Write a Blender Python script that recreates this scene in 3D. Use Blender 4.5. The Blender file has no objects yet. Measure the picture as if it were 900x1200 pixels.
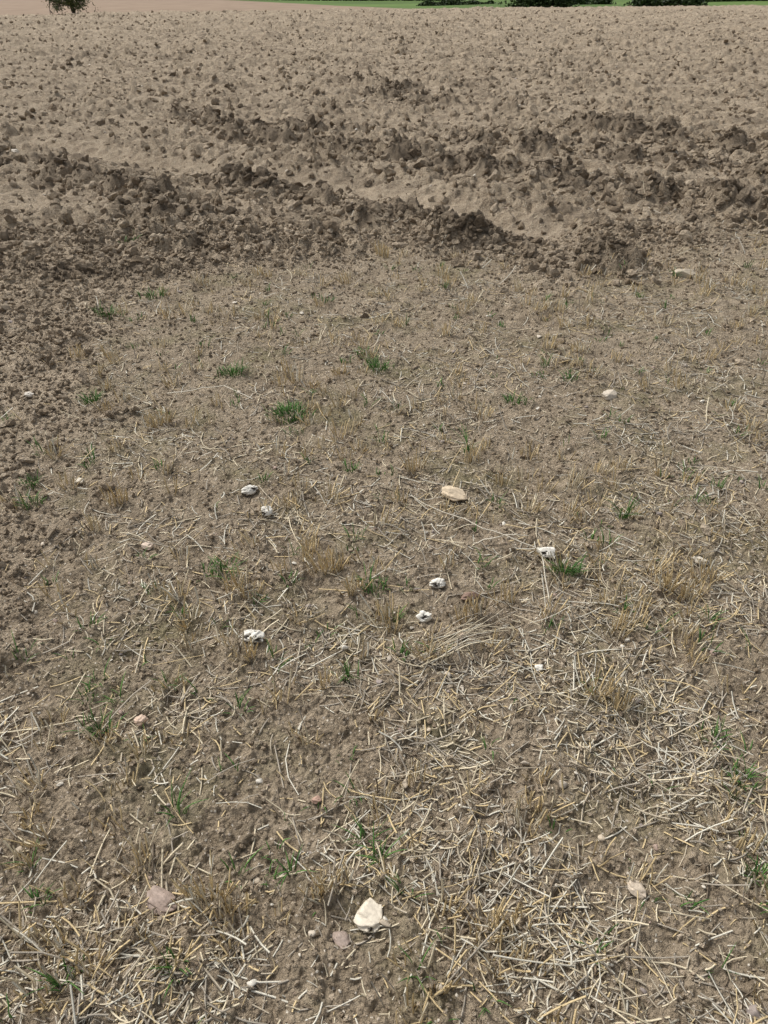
import bpy, bmesh, math, time
import numpy as np
from mathutils import Vector, Matrix
T0=time.time()
rng=np.random.default_rng(7)
sc=bpy.context.scene
f32=np.float32

# ------------------------------------------------------------------ noise
_ang=np.arange(64)*2*np.pi/64
_gx=np.cos(_ang).astype(f32); _gy=np.sin(_ang).astype(f32)
def ihash(ix,iy,seed):
    n=ix.astype(np.int64).astype(np.uint32)*np.uint32(374761393)+iy.astype(np.int64).astype(np.uint32)*np.uint32(668265263)+np.uint32((seed*2246822519+12345)&0xffffffff)
    n=(n^(n>>np.uint32(13)))*np.uint32(1274126177)
    n=(n^(n>>np.uint32(15)))*np.uint32(2654435761)
    return n^(n>>np.uint32(16))
def noise(x,y,seed=0):
    x=np.asarray(x,f32); y=np.asarray(y,f32)
    ix=np.floor(x); iy=np.floor(y); fx=x-ix; fy=y-iy
    ix=ix.astype(np.int32); iy=iy.astype(np.int32)
    u=fx*fx*fx*(fx*(fx*6-15)+10); v=fy*fy*fy*(fy*(fy*6-15)+10)
    def g(dx,dy):
        h=(ihash(ix+dx,iy+dy,seed)&np.uint32(63)).astype(np.int32)
        return _gx[h]*(fx-dx)+_gy[h]*(fy-dy)
    a=g(0,0);b=g(1,0);c=g(0,1);d=g(1,1)
    return (a+(b-a)*u+((c+(d-c)*u)-(a+(b-a)*u))*v)*1.5
def clods(x,y,cell,seed,dens=0.8,rmin=.25,rmax=.62,pw=.5):
    x=np.asarray(x,f32)/cell; y=np.asarray(y,f32)/cell
    ix=np.floor(x).astype(np.int32); iy=np.floor(y).astype(np.int32)
    out=np.zeros_like(x)
    for dx in (-1,0,1):
        for dy in (-1,0,1):
            cx=ix+dx; cy=iy+dy
            h=ihash(cx,cy,seed); h2=ihash(cx,cy,seed+77)
            px=(h&np.uint32(1023)).astype(f32)/1023; py=((h>>np.uint32(10))&np.uint32(1023)).astype(f32)/1023
            r=rmin+(rmax-rmin)*((h2&np.uint32(1023)).astype(f32)/1023)**1.5
            keep=((h2>>np.uint32(10))&np.uint32(1023)).astype(f32)/1023<dens
            d2=((cx+px-x)**2+(cy+py-y)**2)/(r*r)
            # flat-topped, tilted lump
            tl=((h>>np.uint32(20))&np.uint32(255)).astype(f32)/255*6.283
            dome=np.where(keep,r*np.clip(np.clip(1-d2,0,1)**pw+.35*((x-cx-px)*np.cos(tl)+(y-cy-py)*np.sin(tl))/r*(d2<1),0,.85),0)
            out=np.maximum(out,dome)
    return out*cell
def sstep(t): 
    t=np.clip(t,0,1); return t*t*(3-2*t)
def poly(x,y,pts):
    d=np.full(x.shape,1e9,f32)
    for (ax,ay),(bx,by) in zip(pts[:-1],pts[1:]):
        vx,vy=bx-ax,by-ay; L=vx*vx+vy*vy
        t=np.clip(((x-ax)*vx+(y-ay)*vy)/L,0,1)
        d=np.minimum(d,np.hypot(x-ax-t*vx,y-ay-t*vy))
    return d
RA=[(-3.3,8.0),(-2.43,7.22),(-1.9,6.75),(-1.42,6.25)]
RB=[(-1.5,7.55),(-.93,7.15),(-.035,6.36),(.576,5.68),(1.277,5.35),(1.62,5.16)]
RC=[(-1.6,10.1),(.1,9.1),(1.5,7.77),(2.39,7.07),(3.08,6.17),(4.6,5.2)]
RD=[(2.6,11.1),(3.4,10.2),(4.4,9.0),(6.0,8.0)]
RE=[(-3.0,12.2),(-1.8,11.0),(-.6,10.6)]
RF=[(-.9,17.5),(.4,15.8),(-.2,14.2),(1.0,13.6)]
RG=[(1.2,9.9),(2.4,9.2),(3.4,8.3),(4.6,7.2)]
TR=[(-4.5,10.2),(-2.2,8.63),(-.42,7.7),(.78,6.44),(1.57,5.62),(2.5,4.85),(4.5,3.9)]
RIDGES=((RA,.15,.08,11),(RB,.16,.13,12),(RC,.23,.13,13),(RD,.21,.14,14),(RE,.17,.09,15),(RF,.2,.09,16),(RG,.19,.10,17))

def fields(x,y):
    n=noise(x/.7,y/.7,1)*.6+noise(x/.22,y/.22,2)*.3
    yb=np.interp(x,[-3,-1.5,-.5,0,1,1.6,2.5,3.6,5],[4.2,4.6,5.3,5.5,4.95,4.95,5.5,5.9,5.2])
    s1=sstep((yb+n*.9-y)/.7+.5)
    s1p=sstep((yb+.2+n*.6-y)/.7+.5)
    xl=np.interp(y,[0,1.1,1.45,1.9,2.5,4,5],[-9,-3,-1.1,-1.02,-1.25,-1.7,-1.5])
    s2=sstep((x-xl-n*.5)/.35+.5)
    S=s1*s2
    P=np.maximum(1-s1p,.45*(1-s2))
    dt=poly(x,y,TR)
    track=np.exp(-(dt/.24)**2)*sstep((y-4.2)/1.0)
    P=P*(1-.8*track)
    return S,P,track
def ridge_terms(x,y):
    wx=x+noise(x/.45,y/.45,5)*.26+noise(x/.12,y/.12,6)*.05
    wy=y+noise(x/.45,y/.45,7)*.26+noise(x/.12,y/.12,8)*.05
    r=np.zeros_like(x); m=np.zeros_like(x)
    for pts,w,a,k in RIDGES:
        d=poly(wx,wy,pts)
        mod=np.clip(.6+noise(x/.4,y/.4,k)*1.6,0.0,1.2)
        r=np.maximum(r,a*mod*np.exp(-(d/w)**2)); m=np.maximum(m,mod*np.exp(-(d/(w*1.1))**2))
    return r,m
def macro(x,y):
    """landform: gentle roll and the brow of the field"""
    z=noise(x/4.0,y/3.0,21)*.03+noise(x/1.4,y/1.1,22)*.018
    yc=np.clip(76+46*np.clip(x/np.maximum(y,1),-.6,.6),50,110)
    z=z-.0014*np.clip(y-yc,0,None)**2
    z=z+sstep((y-15)/30)*noise(x/14,y/9,23)*.12
    return z
def H(x,y,full=False):
    x=np.asarray(x,f32); y=np.asarray(y,f32)
    res=np.maximum(.004,.0036*y)
    S,P,tr=fields(x,y)
    z=macro(x,y)
    rt,rm=ridge_terms(x,y)
    far=sstep((y-4)/6)
    wx=x+noise(x/.11,y/.11,31)*.035+noise(x/.04,y/.04,30)*.010
    wy=y+noise(x/.11,y/.11,32)*.035+noise(x/.04,y/.04,29)*.010
    def fade(s): return np.clip(s/(res*2.4)-.6,0,1)
    bil=(.5-np.abs(noise(wx/.55,wy/.42,33)))*.09+(.5-np.abs(noise(wx/.2,wy/.17,34)))*.07+(.5-np.abs(noise(wx/.085,wy/.08,28)))*.038
    big=clods(wx,wy,.34,41,.45,.12,.40,.9)*.75*(.4+.6*far)
    mid=clods(wx,wy,.15,42,.7,.2,.55,.8)*.85
    sm=clods(wx,wy,.06,43,.8,.2,.55,.7)*.85*fade(.06)
    fr=(noise(wx/.035,wy/.035,27)*.012+noise(x/.018,y/.018,26)*.006)*fade(.035)
    zP=bil+np.maximum(big,mid)+sm*.8+clods(wx,wy,.028,44,.8,pw=.7)*.8*fade(.028)+fr
    # beyond ~12 m the sheet is coarser than the lumps, so roughness is carried by broader relief
    nf=noise(x/.7,y/.9,24)
    band=.35+.65*sstep(noise(x/6,y/3.5,19)*1.6+.5)
    zP=zP+band*(sstep((y-7)/10)*(nf*.08+noise(x/.36,y/.5,25)*.07)+sstep((y-14)/25)*np.abs(noise(x/1.3,y/1.6,20))*.2)
    patch=.45+.55*sstep(noise(x/1.7,y/1.1,35)*1.3+.5)
    z=z+P*zP*patch
    z=z+rt+rm*(mid*.6+sm*.8+(.5-np.abs(noise(wx/.09,wy/.09,36)))*.045)
    z=z-tr*.07
    # stubble ground
    q=1-P
    z=z+q*(noise(wx/.3,wy/.3,37)*.018+noise(wx/.09,wy/.09,38)*.011+(noise(wx/.03,wy/.03,39)*.0065+noise(x/.012,y/.012,40)*.0038)*fade(.02))
    z=z+q*(clods(wx,wy,.075,45,.38,.1,.36)*.65+clods(wx,wy,.03,46,.65,.15,.5)*.8*fade(.03)+clods(x,y,.014,47,.7,.2,.55)*.9*fade(.014))
    if full:
        turned=sstep(noise(x/.38,y/.3,53)*2.0-.25+noise(wx/.13,wy/.13,54)*.9)      # freshly turned undersides stay moist
        wide=sstep(noise(x/5,y/2.5,55)*1.5+.5)
        damp_shade=np.clip(rm*1.05,0,1)*.72+P*(sstep(noise(x/1.3,y/.6,51)*1.7-.25+noise(wx/.2,wy/.2,52)*.9)*.45+turned*.5)*(.5+.7*wide)  # ridge term: moist soil plus deeper ridge shadow put into the colour
        return z,S,P,np.clip(damp_shade,0,1)
    return z

# ------------------------------------------------------------------ helpers
def mesh_from(name,V,F,mat,cols=None,smooth=False,fs=4):
    me=bpy.data.meshes.new(name)
    V=np.ascontiguousarray(V,f32).reshape(-1,3); F=np.ascontiguousarray(F,np.int32).reshape(-1,fs)
    me.vertices.add(len(V)); me.vertices.foreach_set('co',V.ravel())
    me.loops.add(F.size); me.loops.foreach_set('vertex_index',F.ravel())
    me.polygons.add(len(F)); me.polygons.foreach_set('loop_start',np.arange(0,F.size,fs,dtype=np.int32))
    try: me.polygons.foreach_set('loop_total',np.full(len(F),fs,np.int32))
    except Exception: pass
    me.update(calc_edges=True)
    me.polygons.foreach_set('use_smooth',np.full(len(F),smooth,bool))
    if cols is not None:
        at=me.color_attributes.new('tint','FLOAT_COLOR','POINT')
        c=np.ones((len(V),4),f32); c[:,:cols.shape[1]]=cols
        at.data.foreach_set('color',c.ravel())
    me.materials.append(mat)
    ob=bpy.data.objects.new(name,me); sc.collection.objects.link(ob)
    return ob
class NT:
    def __init__(s,name):
        s.m=bpy.data.materials.new(name); s.m.use_nodes=True; s.t=s.m.node_tree; s.t.nodes.clear()
        s.out=s.n('ShaderNodeOutputMaterial'); s.b=s.n('ShaderNodeBsdfPrincipled')
        s.l(s.b.outputs[0],s.out.inputs[0]); s.co=s.n('ShaderNodeTexCoord').outputs['Object']
    def n(s,k): return s.t.nodes.new(k)
    def l(s,a,b): s.t.links.new(a,b)
    def noise(s,scale,detail=4,rough=.55,dist=0,vec=None):
        n=s.n('ShaderNodeTexNoise'); n.inputs['Scale'].default_value=scale; n.inputs['Detail'].default_value=detail
        n.inputs['Roughness'].default_value=rough; n.inputs['Distortion'].default_value=dist
        s.l(vec or s.co,n.inputs['Vector']); return n.outputs['Fac']
    def vor(s,scale,feat='F1'):
        n=s.n('ShaderNodeTexVoronoi'); n.feature=feat; n.inputs['Scale'].default_value=scale; s.l(s.co,n.inputs['Vector']); return n
    def ramp(s,fac,stops):
        n=s.n('ShaderNodeValToRGB'); e=n.color_ramp.elements
        while len(e)<len(stops): e.new(.5)
        for i,(p,c) in enumerate(stops):
            e[i].position=p; e[i].color=(c if isinstance(c,tuple) else (c,c,c))+(1,)
        s.l(fac,n.inputs[0]); return n.outputs[0]
    def mix(s,fac,a,b,mode='MIX'):
        n=s.n('ShaderNodeMix'); n.data_type='RGBA'; n.blend_type=mode
        for sock,v in ((n.inputs[0],fac),(n.inputs[6],a),(n.inputs[7],b)):
            if isinstance(v,(int,float)): sock.default_value=v
            elif isinstance(v,tuple): sock.default_value=v+(1,)
            else: s.l(v,sock)
        return n.outputs[2]
    def math(s,op,a,b=0):
        n=s.n('ShaderNodeMath'); n.operation=op
        for i,v in enumerate((a,b)):
            if isinstance(v,(int,float)): n.inputs[i].default_value=v
            else: s.l(v,n.inputs[i])
        return n.outputs[0]
    def attr(s,name='tint'):
        n=s.n('ShaderNodeAttribute'); n.attribute_name=name; return n
    def bump(s,h,strength,dist):
        n=s.n('ShaderNodeBump'); n.inputs['Strength'].default_value=strength; n.inputs['Distance'].default_value=dist
        s.l(h,n.inputs['Height']); s.l(n.outputs[0],s.b.inputs['Normal'])
    def fin(s,col,rough=.95,spec=.15):
        s.l(col,s.b.inputs['Base Color']); s.b.inputs['Roughness'].default_value=rough
        s.b.inputs['Specular IOR Level'].default_value=spec; return s.m

# ------------------------------------------------------------------ materials
def soil_material():
    s=NT('soil')
    a=s.attr(); sep=s.n('ShaderNodeSeparateColor'); s.l(a.outputs['Color'],sep.inputs[0])
    P,D,S=sep.outputs[0],sep.outputs[1],sep.outputs[2]
    big=s.noise(.9,4,.6); med=s.noise(9,5,.7); fine=s.noise(75,4,.7); gr=s.noise(380,2,.6)
    c=s.mix(s.ramp(med,[(.36,0.),(.64,1.)]),(.28,.213,.142),(.58,.47,.332))
    c=s.mix(s.math('MULTIPLY',s.ramp(big,[(.4,0.),(.65,1.)]),.5),c,(.62,.505,.365))
    c=s.mix(1.0,c,s.ramp(fine,[(.3,.42),(.5,1.),(.7,1.0)]),'MULTIPLY')
    c=s.mix(s.ramp(fine,[(.52,0.),(.70,.65)]),c,(.69,.58,.44))
    c=s.mix(1.0,c,s.ramp(gr,[(.3,.65),(.7,1.)]),'MULTIPLY')
    c=s.mix(s.math('MULTIPLY',S,.5),c,s.mix(s.ramp(s.noise(22,4,.7),[(.36,0.),(.66,1.)]),(.16,.125,.083),(.49,.40,.285)))
    moss=s.math('MULTIPLY',s.ramp(s.noise(2.3,5,.65),[(.5,0.),(.66,1.)]),s.math('MULTIPLY',S,.6))
    c=s.mix(moss,c,s.mix(s.ramp(fine,[(.4,0.),(.6,1.)]),(.118,.112,.052),(.27,.245,.125)))
    v=s.vor(95); grit=s.math('LESS_THAN',v.outputs['Distance'],.3)
    vc=s.n('ShaderNodeSeparateColor'); s.l(v.outputs['Color'],vc.inputs[0])
    grit=s.math('MULTIPLY',grit,s.math('GREATER_THAN',vc.outputs[0],.76))
    c=s.mix(grit,c,s.mix(vc.outputs[1],(.36,.275,.20),(.76,.69,.57)))
    c=s.mix(s.math('MULTIPLY',D,.9),c,s.mix(s.ramp(med,[(.35,0.),(.7,1.)]),(.10,.077,.053),(.27,.213,.15)))
    crumb=s.math('SUBTRACT',1.0,v.outputs['Distance'])
    h=s.math('ADD',s.math('MULTIPLY',fine,.9),s.math('ADD',s.math('MULTIPLY',gr,.25),s.math('ADD',s.math('MULTIPLY',med,1.6),s.math('MULTIPLY',crumb,.45))))
    s.bump(h,1.0,.018)
    return s.fin(c)
def tint_material(name,rough=.8,spec=.2,sc_=60,lo=.75,hi=1.2,bump=0.0,bd=.003,trans=0):
    s=NT(name); a=s.attr()
    nz=s.noise(sc_,4,.7)
    c=s.mix(1.0,a.outputs['Color'],s.ramp(nz,[(.3,lo),(.7,hi)]),'MULTIPLY')
    if bump: s.bump(nz,bump,bd)
    m=s.fin(c,rough,spec)
    if trans:
        tr=s.n('ShaderNodeBsdfTranslucent'); mx=s.n('ShaderNodeMixShader'); mx.inputs[0].default_value=trans
        s.l(c,tr.inputs[0]); s.l(s.b.outputs[0],mx.inputs[1]); s.l(tr.outputs[0],mx.inputs[2]); s.l(mx.outputs[0],s.out.inputs[0])
    return m
M_soil=soil_material()
M_clod=tint_material('dry_clod',.95,.1,48,.5,1.0,1.0,.035)
M_straw=tint_material('straw',.6,.3,150,.75,1.0)
M_grass=tint_material('grass_blade',.55,.3,60,.8,1.0,trans=.25)
M_stone=tint_material('stone',.7,.35,40,.75,1.0,.5,.004)
M_leaf=tint_material('leaves',.6,.2,3,.8,1.0)

# ------------------------------------------------------------------ ploughed field
ys=[0.0]
while ys[-1]<150: ys.append(ys[-1]+max(.0042,.0036*ys[-1]))
ys=np.array(ys,f32); NC=1000
s_=np.linspace(-1,1,NC).astype(f32); u=s_*(.62+.38*s_*s_)
X=(u[None,:]*(1.5+.66*ys[:,None])).astype(f32); Y=np.repeat(ys[:,None],NC,1)
xf,yf=X.ravel(),Y.ravel()
zs=[];cs=[]
for i in range(0,len(xf),400000):
    z,S,P,D=H(xf[i:i+400000],yf[i:i+400000],True)
    zs.append(z); cs.append(np.stack([P,D,S],1))
Z=np.concatenate(zs); C=np.concatenate(cs)
NR=len(ys); idx=np.arange(NR*NC,dtype=np.int32).reshape(NR,NC)
F=np.stack([idx[:-1,:-1],idx[:-1,1:],idx[1:,1:],idx[1:,:-1]],-1).reshape(-1,4)
mesh_from('ploughed_field',np.stack([xf,yf,Z],1),F,M_soil,C,True)
print('field',NR,NC,time.time()-T0)

# ------------------------------------------------------------------ merged masses
def ico(sub):
    bm=bmesh.new(); bmesh.ops.create_icosphere(bm,subdivisions=sub,radius=1)
    v=np.array([p.co[:] for p in bm.verts],f32); f=np.array([[q.index for q in p.verts] for p in bm.faces],np.int32); bm.free(); return v,f
I1,I2=ico(1),ico(2)
def rough_variant(base,amp,squash):
    v,f=base; nd=11; d=rng.normal(size=(nd,3)); d/=np.linalg.norm(d,axis=1)[:,None]
    off=rng.uniform(.35,.9,nd)
    w=v*(1+rng.normal(0,amp,(len(v),1)))
    for k in range(nd):   # chop with random planes -> angular lumps
        t=w@d[k]; over=np.clip(t-off[k],0,None); w=w-over[:,None]*d[k][None,:]
    w=w+rng.normal(0,amp*.5,w.shape)
    w[:,2]*=squash; return w.astype(f32),f
def rotm(n,tilt=math.pi):
    a=rng.uniform(0,2*np.pi,n); b=rng.uniform(-tilt,tilt,n); c=rng.uniform(0,2*np.pi,n)
    def rz(a):
        m=np.zeros((n,3,3),f32); m[:,0,0]=np.cos(a);m[:,0,1]=-np.sin(a);m[:,1,0]=np.sin(a);m[:,1,1]=np.cos(a);m[:,2,2]=1; return m
    m=np.zeros((n,3,3),f32); m[:,0,0]=1;m[:,1,1]=np.cos(b);m[:,1,2]=-np.sin(b);m[:,2,1]=np.sin(b);m[:,2,2]=np.cos(b)
    return rz(a)@m@rz(c)
def merged(name,variants,pos,size,R,cols,mat,smooth=False,aspect=None):
    n=len(pos); pick=rng.integers(0,len(variants),n); V=[];F=[];C=[];o=0
    for k,(v,f) in enumerate(variants):
        sel=np.where(pick==k)[0]
        if not len(sel): continue
        sv=v[None]*size[sel][:,None,None]
        if aspect is not None: sv=sv*aspect[sel][:,None,:]
        w=np.einsum('nij,nvj->nvi',R[sel],sv)+pos[sel][:,None,:]
        V.append(w.reshape(-1,3)); m=len(v)
        F.append((f[None]+(np.arange(len(sel))*m)[:,None,None]+o).reshape(-1,3)); o+=len(sel)*m
        C.append(np.repeat(cols[sel],m,0))
    return mesh_from(name,np.concatenate(V),np.concatenate(F),mat,np.concatenate(C),smooth,3)
def fan(n,y0,y1,p=0.0,side=.60,base=.95):
    """points spread over the wedge of ground, y density ~ y^-p"""
    t=rng.random(n)
    if abs(p-1)<1e-6: y=y0*(y1/y0)**t
    else: y=((y1**(1-p)-y0**(1-p))*t+y0**(1-p))**(1/(1-p))
    x=rng.uniform(-1,1,n)*(base+side*y); return x.astype(f32),y.astype(f32)

clodv=[rough_variant(I2,.15,.75) for _ in range(18)]
crumbv=[rough_variant(I1,.16,.8) for _ in range(10)]
def soilcol(n,damp_shade):
    a=np.array([.35,.27,.185]);b=np.array([.71,.585,.43]); dk=np.array([.17,.13,.09])
    t=rng.random((n,1)); c=a*(1-t)+b*t
    d=(np.clip(damp_shade,0,1)*.78)[:,None]; return (c*(1-d)+dk*d).astype(f32)
# crumbs on the near ground
x,y=fan(95000,.35,6.0,.1); z,S,P,D=H(x,y,True)
k=rng.random(len(x))<(.5+.5*(1-S)); x,y,z,P,D=x[k],y[k],z[k],P[k],D[k]
sz=(.0022+.0080*rng.random(len(x))**3.4).astype(f32)*(1+1.0*P)*(1+.12*y)
c1=(np.stack([x,y,z+sz*.3],1),sz,soilcol(len(x),D))
merged('soil_crumbs',crumbv,c1[0],c1[1],rotm(len(x)),c1[2],M_clod)
# clods over the ploughed part
x,y=fan(56000,2.0,75,.75); z,S,P,D=H(x,y,True)
rt,rm=ridge_terms(x,y)
k=rng.random(len(x))<np.clip(P*.9+rm*.8+.06,0,1); x,y,z,P,D,rm=x[k],y[k],z[k],P[k],D[k],rm[k]
sz=(.007+.055*rng.random(len(x))**4.6).astype(f32)*(.5+.5*P)*(1+.018*y)
merged('soil_clods',clodv,np.stack([x,y,z+sz*.1],1),sz,rotm(len(x)),soilcol(len(x),D*1.05),M_clod,aspect=rng.uniform(.6,1.4,(len(x),3)).astype(f32))
# clods heaped on the turned ridges
xs=[];yy=[]
for (pts,_w,_a,_k),n in zip(RIDGES,(900,2400,3200,1700,900,900,1700)):
    pts=np.array(pts); seg=rng.integers(0,len(pts)-1,n); t=rng.random(n)[:,None]
    p=pts[seg]*(1-t)+pts[seg+1]*t+rng.normal(0,.22,(n,2)); xs.append(p[:,0]); yy.append(p[:,1])
x=np.concatenate(xs).astype(f32); y=np.concatenate(yy).astype(f32); z,S,P,D=H(x,y,True)
sz=(.007+.052*rng.random(len(x))**4.4).astype(f32)
merged('ridge_clods',clodv,np.stack([x,y,z+sz*.15],1),sz,rotm(len(x)),soilcol(len(x),D*1.1),M_clod,aspect=rng.uniform(.6,1.4,(len(x),3)).astype(f32))
# small stones
x,y=fan(2600,.5,45,.65); z=H(x,y); n=len(x)
pal=np.array([[.62,.54,.43],[.47,.35,.28],[.78,.73,.62],[.38,.32,.28],[.55,.46,.34],[.72,.65,.53]])
col=pal[rng.integers(0,6,n)]*rng.uniform(.8,1.1,(n,1))
sz=(.0035+.0095*rng.random(n)**4).astype(f32)*(1+.07*y)
stv=[rough_variant(I2,.03,.65) for _ in range(8)]
merged('small_stones',stv,np.stack([x,y,z+sz*.3],1),sz,rotm(n,.5),col.astype(f32),M_stone,True,aspect=rng.uniform(.7,1.35,(n,3)).astype(f32))
print('clods',time.time()-T0)

# ------------------------------------------------------------------ straw
def tubes(pts,w,flat=.55,taper=None):
    """pts N,K,3 ; w N -> V,F (3 sided)"""
    N,K,_=pts.shape
    tan=np.gradient(pts,axis=1); tan/=np.linalg.norm(tan,axis=2,keepdims=True)+1e-9
    up=np.array([0,0,1.]); side=np.cross(tan,up+rng.normal(0,.15,(N,1,3))); side/=np.linalg.norm(side,axis=2,keepdims=True)+1e-9
    nor=np.cross(side,tan)
    ww=w[:,None]*np.ones((1,K)) if taper is None else w[:,None]*taper[None,:]
    V=[]
    for a in (0.5,2.6,4.71):
        V.append(pts+(side*math.cos(a)+nor*math.sin(a)*flat)*ww[:,:,None])
    V=np.stack(V,2)  # N,K,3,3
    idx=np.arange(N*K*3).reshape(N,K,3); F=[]
    for j in range(3):
        j2=(j+1)%3; F.append(np.stack([idx[:,:-1,j],idx[:,:-1,j2],idx[:,1:,j2],idx[:,1:,j]],-1).reshape(-1,4))
    return V.reshape(-1,3),np.concatenate(F),K*3
spal=np.array([[.78,.61,.34],[.82,.71,.50],[.82,.77,.63],[.48,.42,.33],[.20,.155,.105],[.62,.53,.39]])
def straw_cols(n,prob):
    c=spal[rng.choice(6,n,p=prob)]; return c*rng.uniform(.75,1.06,(n,1))
def lying(n,y0,y1,Lmin,Lmax,keepf,prob,wr=(.0012,.0024),p=.35):
    x,y=fan(n,y0,y1,p); S,P,t=fields(x,y)
    k=rng.random(n)<keepf(x,y,S,P); x,y=x[k],y[k]; n=len(x)
    L=Lmin+(Lmax-Lmin)*rng.random(n)**2.2; a=rng.uniform(0,2*np.pi,n); bend=rng.normal(0,.25,n)
    K=4; q=np.linspace(-.5,.5,K)
    ang=a[:,None]+bend[:,None]*q[None]
    px=x[:,None]+np.cos(ang)*L[:,None]*q; py=y[:,None]+np.sin(ang)*L[:,None]*q
    z=H(px.ravel(),py.ravel()).reshape(n,K)
    lin=z.mean(1,keepdims=True)+(z[:,-1:]-z[:,:1])*q[None]*.8
    lin=lin+np.max(z-lin,1,keepdims=True)*.6
    z=lin*.85+z*.15
    w=rng.uniform(*wr,n)*(1+.08*y)
    z=z+w[:,None]*.6+(rng.random((n,1))<.2)*(q+.5)[None]*rng.uniform(.1,.6,(n,1))*L[:,None]
    V,F,m=tubes(np.stack([px,py,z],2),w)
    return V,F,np.repeat(straw_cols(n,prob),m,0)
def combine(name,parts,mat):
    V=[];F=[];C=[];o=0
    for v,f,c in parts: V.append(v);F.append(f+o);C.append(c);o+=len(v)
    return mesh_from(name,np.concatenate(V),np.concatenate(F),mat,np.concatenate(C).astype(f32),True,4)
def dens(x,y,S,P):
    patch=sstep(noise(x/.45,y/.4,61)*1.6+.5)
    near=np.interp(y,[.5,1.5,2.5,4,6],[.95,.8,.68,.6,.5])
    right=np.interp(x/np.maximum(y,.8),[-.6,-.2,.1,.5],[.7,.65,.85,1.2])
    return np.clip(S*(.15+.85*patch)*near*right+.012,0,1)
parts=[lying(48000,.35,6.6,.02,.085,dens,[.15,.2,.17,.27,.12,.09]),
       lying(11500,.35,6.4,.08,.17,dens,[.13,.22,.23,.25,.08,.09]),
       lying(52000,.35,6.4,.006,.03,dens,[.17,.22,.16,.20,.13,.12],(.0007,.0018)),
       lying(2400,5.0,9.5,.04,.14,lambda x,y,S,P:np.clip((x-1.0)*.4,0,.8),[.1,.3,.3,.1,.05,.15])]
combine('loose_straw',parts,M_straw)
def stalks(cx,cy,spread,nst,hmin,hmax,prob,leansd=.3,l0=.22):
    n=int(nst.sum()); rep=np.repeat(np.arange(len(cx)),nst)
    th=rng.uniform(0,2*np.pi,n); r=spread*np.sqrt(rng.random(n))
    bx=cx[rep]+np.cos(th)*r*1.3; by=cy[rep]+np.sin(th)*r
    lean=np.abs(rng.normal(l0,leansd,n)); la=th+rng.normal(0,.7,n)
    dirc=rng.uniform(0,2*np.pi,len(cx))[rep]; L=rng.uniform(hmin,hmax,n)*(rng.uniform(.7,1.15,len(cx))[rep])
    K=4; q=np.linspace(0,1,K)
    lx=np.sin(lean)*np.cos(la)+.15*np.cos(dirc); ly=np.sin(lean)*np.sin(la)+.15*np.sin(dirc); lz=np.cos(lean)
    z0=H(bx,by)-.004
    cv=rng.normal(0,.1,n)
    P=np.stack([bx[:,None]+(lx[:,None]*q+cv[:,None]*q*q)*L[:,None],by[:,None]+(ly[:,None]*q)*L[:,None],z0[:,None]+lz[:,None]*q*L[:,None]],2)
    w=rng.uniform(.0013,.0026,n)*(1+.08*by)
    V,F,m=tubes(P,w,.8)
    return V,F,np.repeat(straw_cols(n,prob),m,0)
x,y=fan(1500,.4,5.8,.05); S,P,t=fields(x,y)
k=rng.random(len(x))<S*(.2+.8*sstep(noise(x/.5,y/.5,63)+.5))*.9; x,y=x[k],y[k]
mx=np.array([(-1.01,2.81),(-.96,2.84),(-.209,1.855),(-.16,1.88),(-.108,1.77),(-.26,1.93),(.232,1.64),(.27,1.66),(.892,1.77),(.95,1.74),(1.04,1.82),(.695,1.58),(.571,1.34),(.62,1.30),(-.371,.78),(-.33,.76),(-.15,.80),(-.12,.82),(-.473,1.77),(-.42,1.74),(-.99,2.24),(-.03,5.35),(-.01,5.3),(-1.56,3.5),(.12,2.5),(.35,2.55),(-.6,1.62),(.0,1.66)])
main=stalks(np.concatenate([mx[:,0],mx[:,0]+.02]),np.concatenate([mx[:,1],mx[:,1]+.015]),.022,rng.integers(8,18,2*len(mx)),.045,.10,[.58,.26,.09,.03,.0,.04],.22,.15)
combine('cereal_stubble',[main,stalks(x,y,.024,rng.integers(3,16,len(x)),.03,.085,[.54,.27,.09,.05,.01,.04],.28,.2),
     stalks(x,y,.055,rng.integers(2,8,len(x)),.02,.06,[.33,.3,.12,.10,.06,.09],.5,.5)],M_straw)
def path(pts,n=14):
    pts=np.array(pts,float); t=np.linspace(0,len(pts)-1,n); i=np.minimum(t.astype(int),len(pts)-2); f=(t-i)[:,None]
    f=f*f*(3-2*f)*.5+f*.5
    return pts[i]*(1-f)+pts[i+1]*f
ls=[]
for pts,w in (([(.10,2.3,.03),(.35,2.02,.05),(.52,1.93,.05),(.51,1.70,.02)],.0030),([(.3,1.98,.03),(.44,2.0,.05),(.5,2.04,.02)],.0025),
              ([(-1.0,3.1,.02),(-.75,3.15,.03),(-.6,3.05,.02)],.003)):
    p=path(pts); p[:,2]+=H(p[:,0],p[:,1]); V,F_,m=tubes(p[None],np.array([w]),.8); ls.append((V,F_,np.tile([[.76,.69,.55]],(m,1))))
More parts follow.
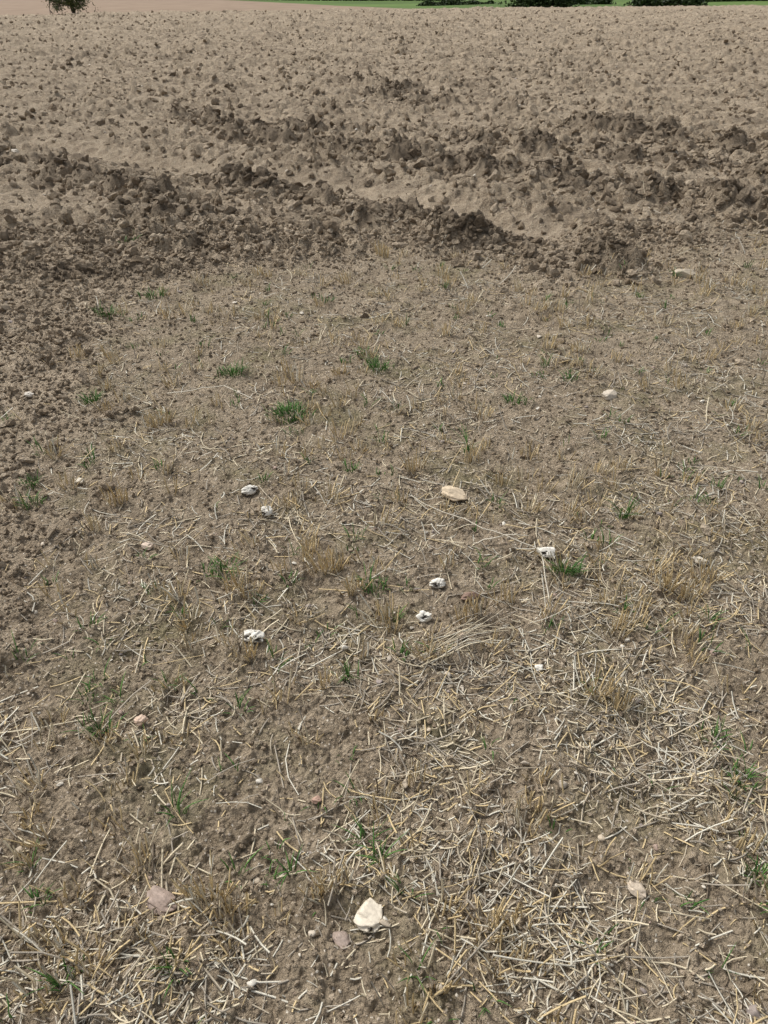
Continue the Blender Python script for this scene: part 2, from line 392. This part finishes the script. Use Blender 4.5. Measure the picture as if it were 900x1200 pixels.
for i in range(18):
    a0=rng.uniform(-.06,.06); L=rng.uniform(.4,1.0); st=rng.uniform(0,1-L); dv=rng.normal(0,.03,2)
    bl=[(.10,1.48+a0,.01),(.24,1.54+a0*.6+dv[0],.03),(.40,1.62+a0*1.5+dv[1],.012)]
    p=path(bl,16)[int(st*15):int((st+L)*15)+1]; p=np.array([np.interp(np.linspace(0,len(p)-1,8),np.arange(len(p)),p[:,j]) for j in range(3)]).T
    p[:,2]+=H(p[:,0],p[:,1])*.5+float(H(np.array([.25]),np.array([1.55]))[0])*.5+rng.uniform(0,.012)
    V,F_,m=tubes(p[None],np.array([rng.uniform(.001,.0024)]),.3); ls.append((V,F_,np.tile(spal[[1,2,3,5]][rng.integers(0,4)][None]*rng.uniform(.7,1),(m,1))))
combine('dry_stalks',ls,M_straw)

# ------------------------------------------------------------------ green grass
def grass(spots):
    pr=[]
    for gx,gy,r,n,h in spots:
        th=rng.uniform(0,2*np.pi,n); rr=r*np.sqrt(rng.random(n))*rng.uniform(.6,1.5,n); bx=gx+np.cos(th)*rr*1.2; by=gy+np.sin(th)*rr
        la=th+rng.normal(0,.8,n); lean=rng.uniform(.1,1.2,n); L=h*rng.uniform(.4,1.2,n); q=np.linspace(0,1,5)
        px=bx[:,None]+np.cos(la)[:,None]*np.sin(lean)[:,None]*L[:,None]*q**1.5
        py=by[:,None]+np.sin(la)[:,None]*np.sin(lean)[:,None]*L[:,None]*q**1.5
        z=H(bx,by)[:,None]+.002+L[:,None]*(q-.45*np.sin(lean)[:,None]*q*q)
        V,F_,m=tubes(np.stack([px,py,z],2),rng.uniform(.0012,.0022,n)*(1+.14*gy),.3,np.array([.8,1,.9,.6,.1]))
        t=rng.random((n,1)); c=np.array([.08,.20,.045])*(1-t)+np.array([.20,.37,.10])*t
        pr.append((V,F_,np.repeat(c,m,0)))
    return pr
sp=[(-.416,2.914,.065,200,.045),(-.738,3.328,.055,120,.045),(-.03,3.42,.05,70,.055),(-.10,3.55,.04,40,.05),(.592,1.864,.03,60,.07),(-1.317,3.012,.03,40,.055),
(-1.408,4.43,.05,40,.075),(-1.569,4.105,.05,50,.065),(-.739,1.245,.03,40,.05),(-1.278,2.21,.03,30,.06),(-1.33,2.35,.03,30,.055),(-.128,2.486,.02,26,.04),(.87,2.19,.012,20,.12),
(.343,2.618,.012,16,.12),(.793,.836,.02,32,.05),(.86,1.076,.03,36,.055),(.84,1.2,.03,26,.05),(-.483,.997,.015,14,.09),(-.027,1.772,.03,36,.05),(-.01,.88,.012,14,.07),(-.613,.637,.015,16,.07),
(-.2,.855,.01,10,.07),(-1.88,5.57,.05,26,.07),(-.52,1.88,.03,26,.05),(.61,3.08,.04,36,.055),(-.72,.79,.02,22,.04),(-.4,.66,.02,16,.06),(-.8,1.35,.02,18,.04),(.05,1.5,.02,14,.05),(-.35,4.4,.03,20,.06),(.9,3.3,.03,24,.055),(-.1,1.42,.02,18,.06)]
gx,gy=fan(480,.5,5.4,0.0); S,P,_t=fields(gx,gy)
for a,b,s in zip(gx,gy,S):
    if rng.random()<s*.8: sp.append((float(a),float(b),.02,int(rng.integers(2,12)),rng.uniform(.03,.07)))
combine('grass',grass(sp),M_grass)
print('straw',time.time()-T0)

# ------------------------------------------------------------------ individual stones
I5=ico(5)
def stone(name,x,y,size,asp,rot,col,hollow=None,seed=0,lift=.35,tilt=0.0):
    r=np.random.default_rng(seed); v=I5[0].copy().astype(float)
    nz=noise(v[:,0]*1.3+seed*3.1,v[:,1]*1.3+v[:,2]*1.7,seed)*.25+noise(v[:,0]*3+seed,v[:,2]*3+v[:,1]*2,seed+1)*(.12 if hollow else .05)+noise(v[:,0]*9,v[:,1]*9+v[:,2]*7,seed+2)*.015
    v*=(1+nz)[:,None]
    for _ in range(6):
        d=r.normal(size=3); d/=np.linalg.norm(d); o=r.uniform(.65,.95); t=v@d; v-=np.clip(t-o,0,None)[:,None]*d*.9
    c=np.tile(np.array(col,float)[None],(len(v),1))
    c*=(1+noise(v[:,0]*4,v[:,1]*4+v[:,2]*3,seed+5)*.25)[:,None]
    if hollow:
        for (hx,hy,hz,hr,dep) in hollow:
            d=np.array([hx,hy,hz],float); d/=np.linalg.norm(d); un=I5[0]
            dist=np.arccos(np.clip(un@d,-1,1))+noise(un[:,0]*2.5+seed,un[:,1]*2.5+un[:,2]*2,seed+9)*.45+noise(un[:,0]*6,un[:,1]*6+un[:,2]*4,seed+10)*.15
            k=sstep((hr-dist)/(hr*.35)); v*=(1-dep*k)[:,None]
            c=c*(1-k[:,None])+np.array([.05,.036,.026])[None]*k[:,None]
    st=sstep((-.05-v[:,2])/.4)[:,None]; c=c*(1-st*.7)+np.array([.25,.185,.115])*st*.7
    v*=np.array(asp)[None]*size*.5
    ob=mesh_from(name,v,I5[1],M_stone,c.astype(f32),True,3)
    ob.rotation_euler=(tilt,0,rot); ob.location=(x,y,float(H(np.array([x]),np.array([y]))[0])+size*.5*asp[2]*lift)
    return ob
W=(.86,.82,.72)
stone('flint_stone',-.030,.760,.064,(.95,1.05,.5),.9,(.82,.73,.58),[(-.6,-.8,-.1,.55,.25)],3,.7)
stone('flint_stone',-.383,1.557,.068,(1.1,.75,.6),.0,W,[(-.7,-.6,.4,.6,.5),(.5,-.9,.2,.6,.4),(.1,.5,.9,.35,.3)],5,.8)
stone('flint_stone',.1215,1.646,.046,(1,.85,.75),.3,W,[(-.2,-.7,.7,.5,.35)],7,.8)
stone('flint_stone',.172,1.805,.050,(1,.8,.65),.0,W,[(-.4,-.9,.2,.65,.4)],9,.8)
stone('flint_stone',.549,1.968,.064,(1.05,.85,.55),.2,W,[(-.5,-.7,.4,.45,.35)],11,.8)
stone('flint_stone',-.5045,2.312,.062,(1,.8,.6),.5,W,[(.7,-.6,.5,.6,.4)],13,.8)
stone('flint_stone',-.423,2.177,.050,(1,.8,.8),.5,W,[(-.7,-.6,.1,.4,.3)],14,.7)
stone('flint_stone',1.057,1.92,.044,(1.2,.7,.6),-.4,(.78,.71,.58),[(.8,-.3,.2,.4,.3)],15,.7)
stone('flint_stone',.437,1.453,.028,(1,.9,.6),0,W,None,16,.7)
stone('pebble',.264,2.316,.100,(1.05,.80,.5),-.15,(.74,.60,.42),None,40,.6)
stone('pebble',-.467,.796,.066,(1.1,.75,.42),-.5,(.42,.325,.265),None,42,.5)
stone('pebble',.532,.811,.044,(1,.8,.4),-.6,(.62,.52,.40),None,23,.4)
stone('pebble',-.0855,.718,.042,(1,.7,.5),-.9,(.42,.33,.27),None,24,.5)
stone('pebble',-.633,1.259,.036,(1,.85,.7),.2,(.70,.52,.39),None,41,.9)
stone('pebble',-.797,1.975,.042,(1,.85,.6),.2,(.75,.60,.47),None,26,.9)
stone('pebble',-1.158,2.363,.042,(1,.85,.6),.2,(.78,.71,.58),None,27,.8)
stone('pebble',1.05,3.14,.085,(1,.7,.6),.4,(.64,.56,.44),None,28,.5)
stone('pebble',2.0,4.93,.15,(1,.7,.6),.2,(.56,.48,.36),None,29,.5)
stone('pebble',-1.606,3.037,.042,(1,.8,.6),0,(.78,.71,.6),None,30,.9)
stone('pebble',-.16,1.034,.024,(1,.8,.7),0,(.55,.36,.27),None,31,.9)
stone('pebble',-4.14,9.1,.12,(1,.8,.7),0,(.68,.61,.5),None,32,.7)
stone('pebble',.27,1.75,.05,(1.2,.6,.6),.2,(.30,.20,.15),None,33,.6)

# ------------------------------------------------------------------ land beyond the brow
s=NT('distant_land'); sepx=s.n('ShaderNodeSeparateXYZ'); s.l(s.co,sepx.inputs[0])
bl=s.math('ADD',sepx.outputs[1],s.math('MULTIPLY',sepx.outputs[0],1.585))
bl=s.math('ADD',bl,s.math('MULTIPLY',s.noise(.05,3),6))
isg=s.math('GREATER_THAN',bl,176)
red=s.mix(s.ramp(s.noise(.25,6,.6),[(.3,0.),(.7,1.)]),(.25,.18,.125),(.33,.245,.172))
wv=s.noise(.02,2); gsel=s.ramp(wv,[(.4,(.085,.14,.035)),(.6,(.14,.22,.055))])
grn=s.mix(s.ramp(s.noise(.6,6,.6),[(.3,0.),(.7,.6)]),gsel,(.07,.11,.03))
M_far=s.fin(s.mix(isg,red,grn))
yy=np.concatenate([np.linspace(-60,90,16),np.linspace(95,320,90),np.geomspace(330,3000,40)]); xx=np.concatenate([-np.geomspace(3000,160,20),np.linspace(-150,150,121),np.geomspace(160,3000,20)])
XX,YY=np.meshgrid(xx,yy); ZZ=np.interp(YY,[-60,90,120,200,320,3000],[-5,-4.5,-2.0,-1.05,-.4,12])+noise(XX/60,YY/60,71)*.25*np.clip((YY-90)/60,0,1)
idx=np.arange(XX.size).reshape(XX.shape); F=np.stack([idx[:-1,:-1],idx[:-1,1:],idx[1:,1:],idx[1:,:-1]],-1).reshape(-1,4)
mesh_from('distant_fields',np.stack([XX,YY,ZZ],-1).reshape(-1,3),F,M_far,None,True)
def leaf_quads(cen,size,colA,colB):
    n=len(cen); R=rotm(n); q=np.array([[-1,-.6,0],[1,-.6,0],[1,.6,0],[-1,.6,0]],f32)
    V=np.einsum('nij,nvj->nvi',R,q[None]*size[:,None,None])+cen[:,None,:]
    F=np.arange(n*4).reshape(n,4); t=rng.random((n,1)); c=np.array(colA)*(1-t)+np.array(colB)*t
    return V.reshape(-1,3),F,np.repeat(c,4,0)
hc=[]
def hrow(x0,y0,x1,y1,n,h,w):
    t=rng.random(n); x=x0+(x1-x0)*t; y=y0+(y1-y0)*t; hh=h*(.45+1.0*np.clip(noise(x/4,y*0+3,81)+.5,0,1.2))*(1-.25*rng.random(n))
    zz=hh*rng.random(n)**.8; wd=w*np.sqrt(np.clip(1-(zz/hh)**2,.05,1)); a=rng.normal(0,.5,(n,2))*wd[:,None]
    zb=np.interp(y,[90,120,200,320],[-4.5,-2,-1.05,-.4]); return np.stack([x+a[:,0],y+a[:,1],zb+zz-.2],1)
for args in ((8,185,24,200,5000,.8,1.2),(24,165,34,166,5000,5,3),(36,195,50,200,4000,1.4,1.5),(74,225,130,240,12000,2.2,2.5),(50,178,64,182,4500,2.0,2.2),(-110,270,20,225,9000,1.6,1.2)):
    c=hrow(*args); hc.append(leaf_quads(c,rng.uniform(.12,.3,len(c)),(.02,.035,.012),(.08,.12,.035)))
combine('hedgerow',hc,M_leaf)
# tree on the left by the brow
tx,ty=-26.2,75.0; tz=-1.1
root=bpy.data.objects.new('tree',None); sc.collection.objects.link(root); root.location=(tx,ty,tz)
s=NT('bark'); s.bump(s.noise(12,6),.8,.05); Mb=s.fin(s.mix(s.noise(6,6),(.05,.038,.028),(.13,.10,.075)))
lim=[];tips=[]
def limb(p,d,L,r,depth):
    d=d/np.linalg.norm(d); q=np.linspace(0,1,5)[:,None]; bendv=rng.normal(0,.18,3); pts=p+d*L*q+bendv*L*q*q
    V,F_,m=tubes(pts[None],np.array([r]),1.0,np.linspace(1,.6,5)); lim.append((V,F_,np.ones((m,3))*.1))
    e=pts[-1]; tips.append(e)
    if depth>1: tips.append(pts[2])
    if depth<4:
        for _ in range(3): limb(pts[rng.integers(2,5)],d+rng.normal(0,.65,3)+np.array([0,0,.05]),L*.66,r*.58,depth+1)
limb(np.array([0,0,0.]),np.array([.04,0,1.]),1.9,.17,0)
for a in range(5): limb(np.array([.05,0,1.5]),np.array([math.cos(a*1.26),math.sin(a*1.26),.3]),1.3,.08,1)
tr=combine('trunk',lim,Mb); tr.parent=root
tips=np.array(tips); tips=tips[tips[:,2]>1.2]
c=tips[rng.integers(0,len(tips),5500)]+rng.normal(0,.14,(5500,3))
c=c[c[:,2]>1.05]
V,F,C_=leaf_quads(c,rng.uniform(.03,.07,len(c)),(.04,.06,.02),(.14,.16,.05))
cr=mesh_from('crown',V,F,M_leaf,C_.astype(f32)); cr.parent=root

# ------------------------------------------------------------------ light, sky, camera
el,az=math.radians(54),math.radians(-50)   # soft light through thin cloud, ahead and to the left
w=bpy.data.worlds.new('World'); sc.world=w; w.use_nodes=True; nt=w.node_tree; bg=nt.nodes['Background']
sky=nt.nodes.new('ShaderNodeTexSky'); sky.sky_type='NISHITA'; sky.sun_disc=False; sky.sun_elevation=el; sky.sun_rotation=az
sky.air_density=1.0; sky.dust_density=4.0; sky.ozone_density=1.0
hs=nt.nodes.new('ShaderNodeHueSaturation'); hs.inputs['Saturation'].default_value=.35
nt.links.new(sky.outputs[0],hs.inputs['Color']); nt.links.new(hs.outputs[0],bg.inputs['Color']); bg.inputs['Strength'].default_value=.15
sd=bpy.data.lights.new('sun','SUN'); sd.energy=2.2; sd.angle=math.radians(14); sd.color=(1,.97,.93)
so=bpy.data.objects.new('sun',sd); sc.collection.objects.link(so)
dv=Vector((math.sin(az)*math.cos(el),math.cos(az)*math.cos(el),math.sin(el)))
so.rotation_euler=dv.to_track_quat('Z','Y').to_euler()
cd=bpy.data.cameras.new('camera'); cam=bpy.data.objects.new('camera',cd); sc.collection.objects.link(cam); sc.camera=cam
cam.location=(0,0,1.55); cam.rotation_euler=(math.radians(90-35.25),0,0)
cd.sensor_fit='VERTICAL'; cd.angle=math.radians(69.4); cd.clip_start=.05; cd.clip_end=5000
sc.view_settings.view_transform='Standard'; sc.view_settings.look='None'; sc.view_settings.exposure=0
print('done',time.time()-T0)
